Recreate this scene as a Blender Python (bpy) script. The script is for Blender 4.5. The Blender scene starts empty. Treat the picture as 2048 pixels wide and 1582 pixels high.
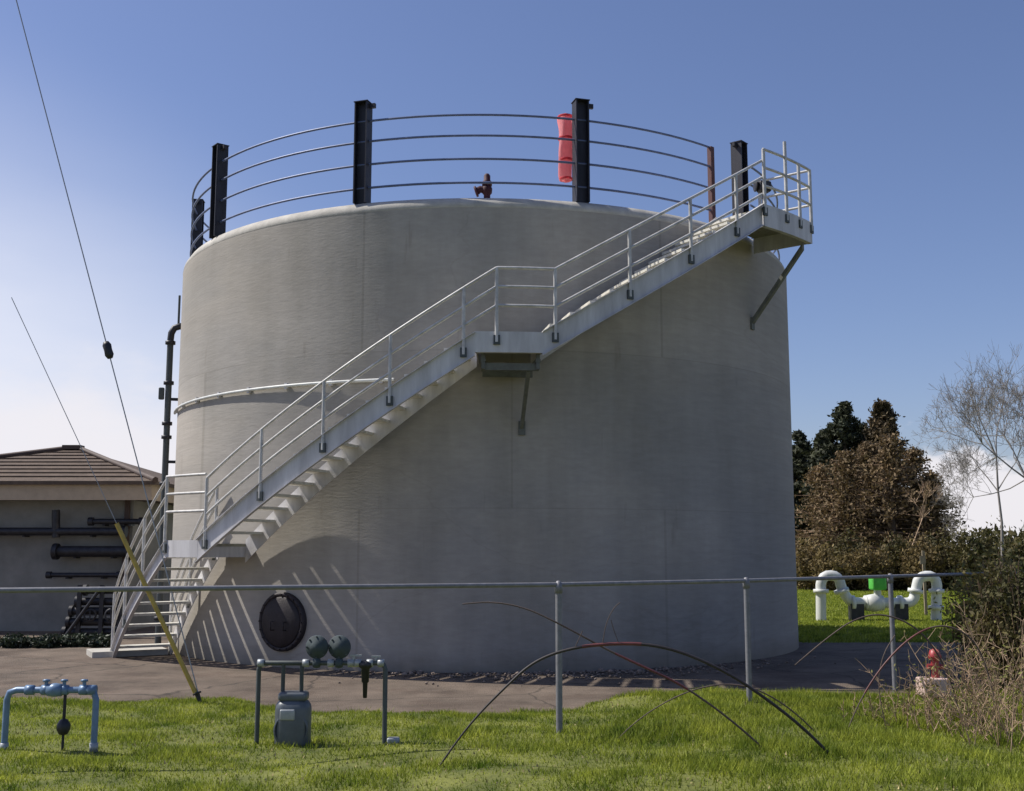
import bpy, math, random
import numpy as np
from mathutils import Vector
random.seed(7); rng = np.random.default_rng(7)
S = bpy.context.scene; COL = S.collection
R = math.radians
EYE = 1.7; F = 2265.0; TH = 0.136            # eye height (m), focal length in 2048-px pixels, pitch
CX, CY, TR, TH_ = -0.507, 22.04, 5.8, 6.9    # tank centre, radius, height

# ---------------------------------------------------------------- helpers
def at(px, py, Y):
    """world point seen at a photo pixel when it stands Y metres ahead"""
    x = (px-1024)/F; u = -(py-791)/F
    d = Vector((x, math.cos(TH)-u*math.sin(TH), math.sin(TH)+u*math.cos(TH)))
    d *= Y/d.y
    return Vector((d.x, d.y, d.z+EYE))
def P(phi, r, z):
    a = R(phi); return Vector((CX-r*math.sin(a), CY-r*math.cos(a), z))

class MB:
    def __init__(s): s.v = []; s.f = []; s.sm = []
    def add(s, vs, fs, smooth=False):
        n = len(s.v); s.v += [tuple(v) for v in vs]; s.f += [tuple(i+n for i in f) for f in fs]; s.sm += [smooth]*len(fs); return s
    def box(s, c, d, rz=0, bev=0.0):
        c = Vector(c); hx, hy, hz = d[0]/2, d[1]/2, d[2]/2; ca, sa = math.cos(rz), math.sin(rz)
        def w(x, y, z): return c+Vector((x*ca-y*sa, x*sa+y*ca, z))
        if bev <= 0:
            vs = [w(x, y, z) for z in (-hz, hz) for x, y in ((-hx, -hy), (hx, -hy), (hx, hy), (-hx, hy))]
            return s.add(vs, [(3,2,1,0),(4,5,6,7),(0,1,5,4),(1,2,6,5),(2,3,7,6),(3,0,4,7)])
        prof = []
        k = 4
        for sx, sy, a0 in ((1,1,0),(-1,1,90),(-1,-1,180),(1,-1,270)):
            for i in range(k+1):
                a = R(a0+90*i/k); prof.append((sx*(hx-bev)+bev*math.cos(a), sy*(hy-bev)+bev*math.sin(a)))
        n = len(prof); vs = []; lev = []
        for i in range(k+1):
            a = R(-90+90*i/k); lev.append((-hz+bev+bev*math.sin(a), 1-math.cos(a)))
        for i in range(k+1):
            a = R(90*i/k); lev.append((hz-bev+bev*math.sin(a), 1-math.cos(a)))
        for z, ins in lev:
            for x, y in prof: vs.append(w(x*(1-ins*bev/hx), y*(1-ins*bev/hy), z))
        fs = []
        for l in range(len(lev)-1):
            for i in range(n): fs.append((l*n+i, l*n+(i+1) % n, (l+1)*n+(i+1) % n, (l+1)*n+i))
        fs.append(tuple(range(n-1, -1, -1))); fs.append(tuple((len(lev)-1)*n+i for i in range(n)))
        return s.add(vs, fs, True)
    def tube(s, pts, r, n=8, cap=True):
        pts = [Vector(p) for p in pts]; m = len(pts)
        rs = r if isinstance(r, (list, tuple)) else [r]*m
        vs = []; up = None
        for i, p in enumerate(pts):
            t = (pts[min(i+1, m-1)]-pts[max(i-1, 0)])
            t = t.normalized() if t.length > 1e-9 else Vector((0,0,1))
            if up is None: up = Vector((0,0,1)) if abs(t.z) < .9 else Vector((1,0,0))
            a = (up-t*up.dot(t)).normalized(); b = t.cross(a); up = a
            for k in range(n):
                g = 2*math.pi*k/n; vs.append(p+(a*math.cos(g)+b*math.sin(g))*rs[i])
        fs = [(i*n+k, i*n+(k+1) % n, (i+1)*n+(k+1) % n, (i+1)*n+k) for i in range(m-1) for k in range(n)]
        s.add(vs, fs, True)
        if cap: s.add([vs[k] for k in range(n)], [tuple(range(n-1, -1, -1))]); s.add(vs[-n:], [tuple(range(n))])
        return s
    def cyl(s, p0, p1, r, n=16): return s.tube([p0, p1], r, n)
    def lathe(s, prof, c, axis=(0,0,1), n=24):
        c = Vector(c); ax = Vector(axis).normalized()
        a = ax.orthogonal().normalized(); b = ax.cross(a); vs = []
        for r, z in prof:
            for k in range(n):
                g = 2*math.pi*k/n; vs.append(c+ax*z+(a*math.cos(g)+b*math.sin(g))*max(r, 1e-4))
        fs = [(i*n+k, i*n+(k+1) % n, (i+1)*n+(k+1) % n, (i+1)*n+k) for i in range(len(prof)-1) for k in range(n)]
        return s.add(vs, fs, True)
    def arcbar(s, phis, r0, r1, zlo, zhi):
        """curved plate following the tank; zlo/zhi functions of phi"""
        vs = []
        for p in phis:
            vs += [P(p, r0, zlo(p)), P(p, r1, zlo(p)), P(p, r1, zhi(p)), P(p, r0, zhi(p))]
        fs = []
        for i in range(len(phis)-1):
            for k in range(4): fs.append((i*4+k, i*4+(k+1) % 4, (i+1)*4+(k+1) % 4, (i+1)*4+k))
        m = len(phis)-1; fs += [(3,2,1,0), (m*4, m*4+1, m*4+2, m*4+3)]
        return s.add(vs, fs)
    def build(s, name, mat, parent=None, bevel=0.0):
        me = bpy.data.meshes.new(name); me.from_pydata(s.v, [], s.f)
        me.polygons.foreach_set('use_smooth', s.sm); me.materials.append(mat)
        import bmesh
        bm = bmesh.new(); bm.from_mesh(me); bmesh.ops.recalc_face_normals(bm, faces=bm.faces); bm.to_mesh(me); bm.free()
        o = bpy.data.objects.new(name, me); COL.objects.link(o)
        if parent:
            o.parent = parent; o.location = -Vector(parent.location)
        if bevel:
            md = o.modifiers.new('bevel', 'BEVEL'); md.width = bevel; md.segments = 2; md.limit_method = 'ANGLE'
        return o

def npmesh(name, V, Fa, mat, parent=None, smooth=False, k=4):
    me = bpy.data.meshes.new(name); nv = len(V); nf = len(Fa)
    me.vertices.add(nv); me.vertices.foreach_set('co', np.asarray(V, np.float32).ravel())
    me.loops.add(nf*k); me.loops.foreach_set('vertex_index', np.asarray(Fa, np.int32).ravel())
    me.polygons.add(nf); me.polygons.foreach_set('loop_start', np.arange(nf, dtype=np.int32)*k)
    me.update(calc_edges=True)
    if smooth: me.polygons.foreach_set('use_smooth', [True]*nf)
    me.materials.append(mat); o = bpy.data.objects.new(name, me); COL.objects.link(o)
    if parent: o.parent = parent; o.location = -Vector(parent.location)
    return o
def thing(name, loc, label, cat, group=None):
    o = bpy.data.objects.new(name, None); COL.objects.link(o); o.location = loc; o.empty_display_size = .2
    return tag(o, label, cat, group)
def tag(o, label, cat=None, group=None, kind=None):
    o['label'] = label
    if cat: o['category'] = cat
    if group: o['group'] = group
    if kind: o['kind'] = kind
    return o
def dup(o, parent=None, d=Vector((0,0,0))):
    c = o.copy(); COL.objects.link(c)
    if parent: c.parent = parent
    else: c.location = Vector(o.location)+d
    for ch in list(o.children): dup(ch, c)
    return c

# ---------------------------------------------------------------- materials
def mat(name, col, rough=.6, metal=0.0, var=.12, scale=6.0, bump=0.0, bscale=60.0, col2=None, island=0.0, streak=False, trans=0.0, spec=.5):
    m = bpy.data.materials.new(name); m.use_nodes = True; nt = m.node_tree; N = nt.nodes; L = nt.links
    b = N['Principled BSDF']; b.inputs['Roughness'].default_value = rough; b.inputs['Metallic'].default_value = metal
    b.inputs['Specular IOR Level'].default_value = spec
    tc = N.new('ShaderNodeTexCoord'); mp = N.new('ShaderNodeMapping'); L.new(tc.outputs['Object'], mp.inputs[0])
    if streak: mp.inputs['Scale'].default_value = (1, 1, .15)
    nz = N.new('ShaderNodeTexNoise'); nz.inputs['Scale'].default_value = scale; nz.inputs['Detail'].default_value = 6; nz.inputs['Roughness'].default_value = .65
    L.new(mp.outputs[0], nz.inputs['Vector'])
    rp = N.new('ShaderNodeValToRGB'); c = np.array(col); c2 = np.array(col2) if col2 else c*(1+var*1.5)
    rp.color_ramp.elements[0].position = .32; rp.color_ramp.elements[1].position = .68
    rp.color_ramp.elements[0].color = (*(c*(1-var)), 1); rp.color_ramp.elements[1].color = (*np.minimum(c2, 1), 1)
    L.new(nz.outputs['Fac'], rp.inputs[0]); out = rp.outputs[0]
    if island:
        g = N.new('ShaderNodeNewGeometry'); mr = N.new('ShaderNodeMapRange'); mr.inputs['To Min'].default_value = 1-island; mr.inputs['To Max'].default_value = 1+island
        L.new(g.outputs['Random Per Island'], mr.inputs[0])
        hs = N.new('ShaderNodeHueSaturation'); L.new(out, hs.inputs['Color']); L.new(mr.outputs[0], hs.inputs['Value']); out = hs.outputs[0]
    L.new(out, b.inputs['Base Color'])
    if bump:
        n2 = N.new('ShaderNodeTexNoise'); n2.inputs['Scale'].default_value = bscale; n2.inputs['Detail'].default_value = 5; L.new(tc.outputs['Object'], n2.inputs['Vector'])
        bp = N.new('ShaderNodeBump'); bp.inputs['Strength'].default_value = bump; bp.inputs['Distance'].default_value = .02
        L.new(n2.outputs['Fac'], bp.inputs['Height']); L.new(bp.outputs[0], b.inputs['Normal'])
    if trans:
        t = N.new('ShaderNodeBsdfTranslucent'); L.new(out, t.inputs[0]); mx = N.new('ShaderNodeMixShader'); mx.inputs[0].default_value = trans
        L.new(b.outputs[0], mx.inputs[1]); L.new(t.outputs[0], mx.inputs[2]); L.new(mx.outputs[0], N['Material Output'].inputs[0])
    return m

def concrete_wall():
    """cast concrete: form panels, blotches, vertical weather streaks (colour that belongs to the wall)"""
    m = bpy.data.materials.new('tank_concrete'); m.use_nodes = True; nt = m.node_tree; N = nt.nodes; L = nt.links
    b = N['Principled BSDF']; b.inputs['Roughness'].default_value = .88; b.inputs['Specular IOR Level'].default_value = .25
    tc = N.new('ShaderNodeTexCoord'); sp = N.new('ShaderNodeSeparateXYZ'); L.new(tc.outputs['Object'], sp.inputs[0])
    an = N.new('ShaderNodeMath'); an.operation = 'ARCTAN2'; L.new(sp.outputs[0], an.inputs[0]); L.new(sp.outputs[1], an.inputs[1])
    mu = N.new('ShaderNodeMath'); mu.operation = 'MULTIPLY'; mu.inputs[1].default_value = TR; L.new(an.outputs[0], mu.inputs[0])
    cb = N.new('ShaderNodeCombineXYZ'); L.new(mu.outputs[0], cb.inputs[0]); L.new(sp.outputs[2], cb.inputs[1])
    br = N.new('ShaderNodeTexBrick'); br.offset = .5; br.inputs['Scale'].default_value = 1; br.inputs['Brick Width'].default_value = 1.55; br.inputs['Row Height'].default_value = 2.3
    br.inputs['Mortar Size'].default_value = .008; br.inputs['Mortar Smooth'].default_value = .6; br.inputs['Bias'].default_value = 0
    br.inputs['Color1'].default_value = (.925,.93,.935,1); br.inputs['Color2'].default_value = (1.04,1.035,1.03,1); br.inputs['Mortar'].default_value = (.84,.84,.83,1)
    L.new(cb.outputs[0], br.inputs['Vector'])
    def noise(scale, sx, sy, det=6, vec=cb.outputs[0]):
        mp = N.new('ShaderNodeMapping'); mp.inputs['Scale'].default_value = (sx, sy, 1); L.new(vec, mp.inputs[0])
        n = N.new('ShaderNodeTexNoise'); n.inputs['Scale'].default_value = scale; n.inputs['Detail'].default_value = det; n.inputs['Roughness'].default_value = .6; L.new(mp.outputs[0], n.inputs['Vector']); return n.outputs['Fac']
    def ramp(f, p0, c0, p1, c1):
        r = N.new('ShaderNodeValToRGB'); r.color_ramp.elements[0].position = p0; r.color_ramp.elements[0].color = (*c0, 1)
        r.color_ramp.elements[1].position = p1; r.color_ramp.elements[1].color = (*c1, 1); L.new(f, r.inputs[0]); return r.outputs[0]
    def mul(a, c):
        x = N.new('ShaderNodeMix'); x.data_type = 'RGBA'; x.blend_type = 'MULTIPLY'; x.inputs[0].default_value = 1; L.new(a, x.inputs[6]); L.new(c, x.inputs[7]); return x.outputs[2]
    c = ramp(noise(.55, 1, 1.0), .3, (.340,.315,.285), .7, (.430,.402,.370))
    c = mul(c, br.outputs[0])
    c = mul(c, ramp(noise(2.2, 1.6, .07), .38, (.87,.87,.85), .6, (1.04,1.04,1.04)))
    c = mul(c, ramp(noise(14, 1, 1, 4), .3, (.93,.93,.93), .7, (1.06,1.06,1.06)))
    c = mul(c, ramp(noise(1.3, .9, .35, 3), .42, (.90,.91,.92), .56, (1.03,1.02,1.0)))
    c = mul(c, ramp(noise(7, 2.2, .10, 3), .66, (1,1,1), .80, (.78,.76,.74)))            # narrow run-off streaks
    dz = N.new('ShaderNodeMath'); dz.operation = 'MULTIPLY_ADD'; dz.inputs[1].default_value = .55; L.new(noise(3, 1, .6, 5), dz.inputs[0]); L.new(sp.outputs[2], dz.inputs[2])
    c = mul(c, ramp(dz.outputs[0], .30, (.72,.70,.66), .62, (1,1,1)))                    # dirt splashed up at the foot
    # fine cracks
    mp2 = N.new('ShaderNodeMapping'); mp2.inputs['Scale'].default_value = (.45,.32,1); L.new(cb.outputs[0], mp2.inputs[0])
    wn = N.new('ShaderNodeTexNoise'); wn.inputs['Scale'].default_value = 2.5; wn.inputs['Detail'].default_value = 6; L.new(mp2.outputs[0], wn.inputs['Vector'])
    wm = N.new('ShaderNodeMix'); wm.data_type = 'RGBA'; wm.inputs[0].default_value = .25; L.new(mp2.outputs[0], wm.inputs[6]); L.new(wn.outputs['Color'], wm.inputs[7])
    vo = N.new('ShaderNodeTexVoronoi'); vo.feature = 'DISTANCE_TO_EDGE'; vo.inputs['Scale'].default_value = 1.3; L.new(wm.outputs[2], vo.inputs['Vector'])
    c = mul(c, ramp(vo.outputs['Distance'], .0, (.925,.92,.915), .004, (1,1,1)))
    L.new(c, b.inputs['Base Color'])
    bp = N.new('ShaderNodeBump'); bp.inputs['Strength'].default_value = .35; bp.inputs['Distance'].default_value = .01
    L.new(noise(30, 1, 1, 6), bp.inputs['Height']); L.new(bp.outputs[0], b.inputs['Normal'])
    return m

M = {}
M['conc'] = concrete_wall()
M['cope'] = mat('coping', (.42,.40,.36), .85, var=.15, scale=5, bump=.2)
M['alu'] = mat('painted_steel_light', (.50,.485,.49), .55, .0, var=.20, scale=4, bump=.08, bscale=30, streak=True, col2=(.64,.63,.64))
M['rail'] = mat('railing_galvanised', (.47,.46,.45), .5, .15, var=.22, scale=7, col2=(.60,.59,.57))
M['tread'] = mat('tread_grating', (.60,.58,.52), .55, .0, var=.14, scale=12, bump=.3, bscale=120)
M['deck'] = mat('deck_grating', (.26,.25,.20), .7, var=.2, scale=12, bump=.3, bscale=120)
M['bluesteel'] = mat('rail_blue_grey', (.11,.14,.25), .5, .2, var=.15, scale=10)
M['post'] = mat('guide_post_dark', (.022,.022,.030), .55, .3, var=.3, scale=8, streak=True)
M['rust'] = mat('rusty_post', (.16,.06,.05), .75, .1, var=.3, scale=9, col2=(.10,.055,.06))
M['bracket'] = mat('bracket_grey_green', (.12,.125,.11), .7, var=.25, scale=7)
M['dark'] = mat('dark_iron', (.03,.03,.035), .5, .4, var=.3, scale=10)
M['hatch'] = mat('hatch_cover_iron', (.022,.017,.020), .6, .2, var=.3, scale=8, bump=.2, bscale=40)
M['greypipe'] = mat('grey_green_pipe', (.065,.075,.075), .6, .2, var=.2, scale=7, streak=True)
M['gal'] = mat('galvanised_fence', (.20,.20,.215), .6, .3, var=.15, scale=14)
M['meter'] = mat('meter_paint_slate', (.10,.115,.13), .4, .1, var=.14, scale=8, bump=.05)
M['teal'] = mat('regulator_teal', (.045,.062,.068), .8, .0, var=.2, scale=12)
M['valve'] = mat('valve_light_grey', (.33,.35,.36), .4, .2, var=.15, scale=14)
M['bluepaint'] = mat('blue_grey_paint', (.13,.21,.33), .4, .1, var=.15, scale=12)
M['white'] = mat('white_pipe_paint', (.58,.59,.57), .5, var=.15, scale=6, streak=True)
M['green'] = mat('green_cover', (.07,.42,.05), .6, var=.15, scale=9)
M['yellow'] = mat('yellow_guy_guard', (.42,.29,.06), .5, var=.2, scale=8)
M['wire'] = mat('guy_wire', (.30,.31,.34), .5, .4)
M['red'] = mat('faded_red_cloth', (.92,.36,.38), .75, var=.12, scale=7, trans=.5)
M['redband'] = mat('red_band_cloth', (.62,.06,.08), .75, var=.1, trans=.4)
M['valve_red'] = mat('dark_red_valve', (.05,.008,.016), .7, 0, var=.2, scale=10)
M['redmetal'] = mat('red_standpipe_paint', (.32,.035,.04), .45, var=.2, scale=10)
M['block'] = mat('pinkish_block', (.52,.38,.33), .85, var=.15, scale=12, bump=.2)
M['roof'] = mat('brown_shingles', (.105,.075,.055), .9, var=.25, scale=5, bump=.8, bscale=25)
M['fascia'] = mat('tan_fascia', (.44,.35,.25), .7, var=.08, scale=5)
M['trim'] = mat('dark_brown_trim', (.07,.045,.035), .7, var=.15)
M['stucco'] = mat('grey_stucco', (.22,.215,.195), .92, var=.18, scale=1.2, bump=.25, bscale=80)
M['soil'] = mat('soil', (.10,.085,.05), .95, var=.3, scale=.8, bump=.5, bscale=8, col2=(.10,.13,.04))
M['yard'] = mat('worn_asphalt', (.138,.106,.080), .95, var=.28, scale=1.1, bump=1.0, bscale=60, col2=(.195,.150,.115))
def weather(m, crack=.35, vs=.55, grit=120, gmin=.65, gmax=1.35):
    nt = m.node_tree; N = nt.nodes; L = nt.links; b = N['Principled BSDF']; src = b.inputs['Base Color'].links[0].from_socket
    tc = N.new('ShaderNodeTexCoord')
    n1 = N.new('ShaderNodeTexNoise'); n1.inputs['Scale'].default_value = 3; n1.inputs['Detail'].default_value = 6; L.new(tc.outputs['Object'], n1.inputs['Vector'])
    w = N.new('ShaderNodeMix'); w.data_type = 'RGBA'; w.inputs[0].default_value = .22; L.new(tc.outputs['Object'], w.inputs[6]); L.new(n1.outputs['Color'], w.inputs[7])
    v = N.new('ShaderNodeTexVoronoi'); v.feature = 'DISTANCE_TO_EDGE'; v.inputs['Scale'].default_value = vs; L.new(w.outputs[2], v.inputs['Vector'])
    r1 = N.new('ShaderNodeValToRGB'); r1.color_ramp.elements[0].color = (crack,crack,crack,1); r1.color_ramp.elements[1].position = .012; L.new(v.outputs['Distance'], r1.inputs[0])
    g = N.new('ShaderNodeTexNoise'); g.inputs['Scale'].default_value = grit; g.inputs['Detail'].default_value = 2; L.new(tc.outputs['Object'], g.inputs['Vector'])
    r2 = N.new('ShaderNodeValToRGB'); r2.color_ramp.elements[0].position = .35; r2.color_ramp.elements[1].position = .65
    r2.color_ramp.elements[0].color = (gmin,gmin,gmin,1); r2.color_ramp.elements[1].color = (gmax,gmax*.99,gmax*.97,1); L.new(g.outputs['Fac'], r2.inputs[0])
    st = N.new('ShaderNodeTexNoise'); st.inputs['Scale'].default_value = .9; st.inputs['Detail'].default_value = 8; st.inputs['Roughness'].default_value = .75; L.new(tc.outputs['Object'], st.inputs['Vector'])
    r3 = N.new('ShaderNodeValToRGB'); r3.color_ramp.elements[0].position = .40; r3.color_ramp.elements[1].position = .52; r3.color_ramp.elements[0].color = (.72,.68,.66,1); L.new(st.outputs['Fac'], r3.inputs[0])
    for q in (r1, r2, r3):
        x = N.new('ShaderNodeMix'); x.data_type = 'RGBA'; x.blend_type = 'MULTIPLY'; x.inputs[0].default_value = 1; L.new(src, x.inputs[6]); L.new(q.outputs[0], x.inputs[7]); src = x.outputs[2]
    L.new(src, b.inputs['Base Color'])
weather(M['yard'])
M['farlawn'] = mat('far_lawn', (.17,.20,.035), .95, var=.25, scale=1.4, bump=.8, bscale=14, col2=(.25,.27,.055))
M['lawn'] = mat('lawn_base', (.10,.125,.018), .95, var=.35, scale=2.2, bump=.8, bscale=30, col2=(.19,.20,.04))
M['blade'] = mat('grass_blades', (.14,.225,.019), .6, var=.32, scale=2.2, col2=(.38,.41,.058), island=.35, trans=.45, spec=.25)
M['gravel'] = mat('gravel_stone', (.19,.15,.125), .9, var=.2, scale=9, island=.4)
M['bark'] = mat('bark', (.10,.075,.055), .9, var=.3, scale=9, bump=.6, bscale=20, streak=True)
M['twig'] = mat('brown_twigs', (.17,.11,.07), .85, var=.25, scale=1.2, island=.35)
M['greytwig'] = mat('grey_twigs', (.24,.22,.21), .85, var=.2, scale=1.2)
M['twigleaf'] = mat('brown_buds', (.155,.112,.052), .8, var=.35, scale=.8, col2=(.25,.17,.09), island=.45, trans=.2)
M['palebark'] = mat('pale_trunk', (.26,.21,.15), .85, var=.2, scale=6)
M['conif'] = mat('conifer_needles', (.030,.042,.020), .8, var=.35, scale=.9, col2=(.062,.065,.030), island=.5, trans=.12)
M['conif2'] = mat('conifer_needles_brown', (.085,.068,.034), .8, var=.35, scale=.9, col2=(.14,.10,.052), island=.5, trans=.15)
M['shrub'] = mat('shrub_leaves', (.060,.070,.018), .75, var=.35, scale=1.2, col2=(.135,.105,.035), island=.45, trans=.25)
M['shrubtan'] = mat('shrub_tan_leaves', (.19,.135,.050), .8, var=.3, scale=1.2, col2=(.24,.18,.075), island=.4, trans=.25)
M['bloom'] = mat('white_blossom', (.78,.72,.72), .8, var=.1, scale=1, island=.15, trans=.35)
M['ivy'] = mat('dark_ivy', (.018,.034,.020), .6, var=.4, scale=4, col2=(.04,.06,.03), island=.5, trans=.15)
M['cane'] = mat('bramble_cane_dark', (.028,.022,.022), .6, var=.3, scale=6)
M['canebrown'] = mat('bramble_cane_brown', (.085,.06,.05), .7, var=.3, scale=6)
M['canered'] = mat('bramble_cane_red', (.11,.03,.03), .5, var=.3, scale=6)
M['straw'] = mat('dry_stalks', (.36,.25,.16), .8, var=.3, scale=5, island=.4, trans=.1)
M['dryleaf'] = mat('dry_leaves', (.24,.17,.07), .8, var=.35, scale=3, col2=(.24,.27,.06), island=.45, trans=.25)
M['padc'] = mat('concrete_pad', (.42,.40,.36), .9, var=.12, scale=6, bump=.2)

# ---------------------------------------------------------------- ground
def sheet(name, pts, z, m):
    mb = MB(); mb.add([(x, y, z) for x, y in pts], [tuple(range(len(pts)))]); o = mb.build(name, m); o['kind'] = 'structure'; return o
sheet('ground', [(-600,-200),(600,-200),(600,900),(-600,900)], -.02, M['soil'])
sheet('lawn_far', [(3.0,21.55),(7,21.4),(12,21.6),(60,22),(60,75),(-60,75),(-60,34),(-16,34),(-16,31),(3.0,29)], -.012, M['farlawn'])
sheet('yard_pavement', [(-30,8),(30,8),(30,21.3),(12,21.5),(8.6,21.62),(5.4,21.5),(5.4,29),(-14,30),(-30,30)], 0.0, M['yard'])

def edge_y(x):
    """far edge of the near lawn"""
    xs = [-30,-6,-3,-2.1,.66,1.3,2.2,3.4,4.5,6,30]; ys = [13.5,13.4,13.3,12.3,12.3,13.3,13.75,13.9,13.7,14.3,15]
    return np.interp(x, xs, ys)+.10*np.sin(x*3.1)+.07*np.sin(x*7.7+1)+.04*np.sin(x*17)
def lawn_z(x, y):
    e = np.clip((edge_y(x)-y)/.5, 0, 1)
    mound = .10*np.exp(-((x-2.2)/1.6)**2)*np.clip((13.6-y)/1.0, 0, 1)
    return -.012+e*(.055+.016*np.sin(x*1.7+y*.9)+.010*np.sin(x*4.1-y*3.3)+.010*np.sin(y*6.1+x)+mound)
gx = np.arange(-16, 16.01, .16); gy = np.arange(3.0, 15.2, .12)
X, Y = np.meshgrid(gx, gy); Z = lawn_z(X, Y); nx, ny = len(gx), len(gy)
idx = np.arange(nx*ny).reshape(ny, nx)
fa = np.stack([idx[:-1,:-1], idx[:-1,1:], idx[1:,1:], idx[1:,:-1]], -1).reshape(-1, 4)
o = npmesh('lawn', np.stack([X, Y, Z], -1).reshape(-1, 3), fa, M['lawn'], smooth=True); o['kind'] = 'structure'

def blades(name, xy, zf, hmin, hmax, w, m, tuft=None):
    n = len(xy); h = rng.uniform(hmin, hmax, n)*(tuft if tuft is not None else 1)
    a = rng.uniform(0, 2*np.pi, n); lean = rng.uniform(.1, .9, n)*h; la = rng.uniform(0, 2*np.pi, n)
    b = np.stack([xy[:,0], xy[:,1], zf-.01], 1); w = w*np.ones(n); dx = np.stack([np.cos(a)*w, np.sin(a)*w, 0*a], 1)
    tip = b+np.stack([np.cos(la)*lean, np.sin(la)*lean, h], 1)
    V = np.stack([b-dx, b+dx, tip], 1).reshape(-1, 3); Fa = np.arange(3*n).reshape(-1, 3)
    return npmesh(name, V, Fa, m, k=3)
n = 330000
x = rng.uniform(-6.2, 6.8, n); y = 7.3+(rng.uniform(0, 1, n)**.9)*7.2
keep = (y < edge_y(x)-.02+rng.normal(0, .13, n)*np.where(rng.uniform(0,1,n) < .3, 1.6, .5)) & (abs(x) < y*.52)
x, y = x[keep], y[keep]
cl = np.sin(x*3.3+1.2*np.sin(y*2.1))*np.sin(y*4.7+x)
tall = 1+.5*np.clip(cl, -.4, 1)+.9*np.clip((x-.2)/1.6, 0, 1)*(.6+.4*np.sin(x*5+y*3))
dark = np.exp(-((x-.6)/1.5)**2-((y-10.2)/.35)**2)+np.exp(-((x-1.9)/.5)**2-((y-10.6)/.3)**2); tall = tall*(1+1.0*dark*rng.uniform(0, 1, len(x)))
bare = np.sin(x*2.3+2*np.sin(y*1.7)+.5)*np.sin(y*3.1-1.3*x)
keep = rng.uniform(0, 1, len(x)) < (.60+.35*np.clip(cl+.4, 0, 1))*np.where(bare > .62, .35, 1)
x, y, tall = x[keep], y[keep], tall[keep]
tag(blades('grass', np.stack([x, y], 1), lawn_z(x, y), .02, .055, .006, M['blade'], tall), 'short bright green grass of the foreground lawn', 'grass', kind='stuff')
n = 150000
y = rng.uniform(21.6**.5, 63**.5, n)**2; x = rng.uniform(.19, .50, n)*y
tag(blades('far_grass', np.stack([x, y], 1), np.full(n, -.012), .03, .08, .0007*y, M['blade']), 'bright grass of the far lawn around the white pipes', 'grass', kind='stuff')
# dead thatch and broad weeds in the lawn
n = 9000; x = rng.uniform(-6, 6.5, n); y = rng.uniform(7.4, 13.6, n); k_ = (y < edge_y(x)+.1) & (np.sin(x*2.3+2*np.sin(y*1.7)+.5)*np.sin(y*3.1-1.3*x)+rng.normal(0,.35,n) > .35); x, y = x[k_], y[k_]
tag(blades('dead_thatch', np.stack([x, y], 1), lawn_z(x, y)+.012, .008, .03, .009, mat('thatch', (.30,.24,.12), .9, var=.3, scale=5, island=.4)), 'dry dead thatch lying in thin patches of the lawn', 'dead grass', kind='stuff')
# loose stones along the foot of the tank
ph = rng.normal(-14, 15, 1100); rr = 5.84+np.abs(rng.normal(0, .6, 1100))*(.5+.5*np.sin(ph*.35)**2)
ico = np.array([(0,0,1),(.9,0,.3),(.28,.85,.3),(-.72,.53,.3),(-.72,-.53,.3),(.28,-.85,.3),(0,0,-.6)])
icf = np.array([(0,1,2),(0,2,3),(0,3,4),(0,4,5),(0,5,1),(6,2,1),(6,3,2),(6,4,3),(6,5,4),(6,1,5)])
sz = rng.uniform(.008, .034, len(ph))*np.where(rng.uniform(0,1,len(ph)) < .04, 2.0, 1)
a = np.radians(ph); c = np.stack([CX-rr*np.sin(a), CY-rr*np.cos(a), sz*.3], 1)
V = c[:,None,:]+ico[None]*sz[:,None,None]*rng.uniform(.6, 1.3, (len(ph), 7, 1))*np.array([1,1,.7]); 
Fa = (np.arange(len(ph))[:,None,None]*7+icf[None]).reshape(-1, 3)
tag(npmesh('gravel', V.reshape(-1, 3), Fa, M['gravel'], k=3), 'loose pale stones along the foot of the tank', 'gravel', kind='stuff')

# ---------------------------------------------------------------- tank
tank = thing('digester_tank', (CX, CY, 0), 'huge round grey concrete tank with a stairway curving up its side', 'tank')
tb = MB(); K = 144
prof = [(5.8,-.1),(5.8,6.80),(5.82,6.805)]
def lathe_tank(prof, name, m, n=K):
    mb = MB(); mb.lathe(prof, (CX, CY, 0), n=n); return mb.build(name, m, tank)
lathe_tank([(5.8,-.15),(5.8,.9),(5.8,2.2),(5.8,4.5),(5.8,6.74)], 'wall', M['conc'])
o = lathe_tank([(5.8,6.74),(5.803,6.745),(5.79,6.81),(5.73,6.90),(5.50,6.905),(5.50,6.55)], 'coping', M['cope'])
lathe_tank([(5.503,6.56),(5.2,6.60),(3,6.75),(1,6.82),(0,6.83)], 'roof', M['cope'])
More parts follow.
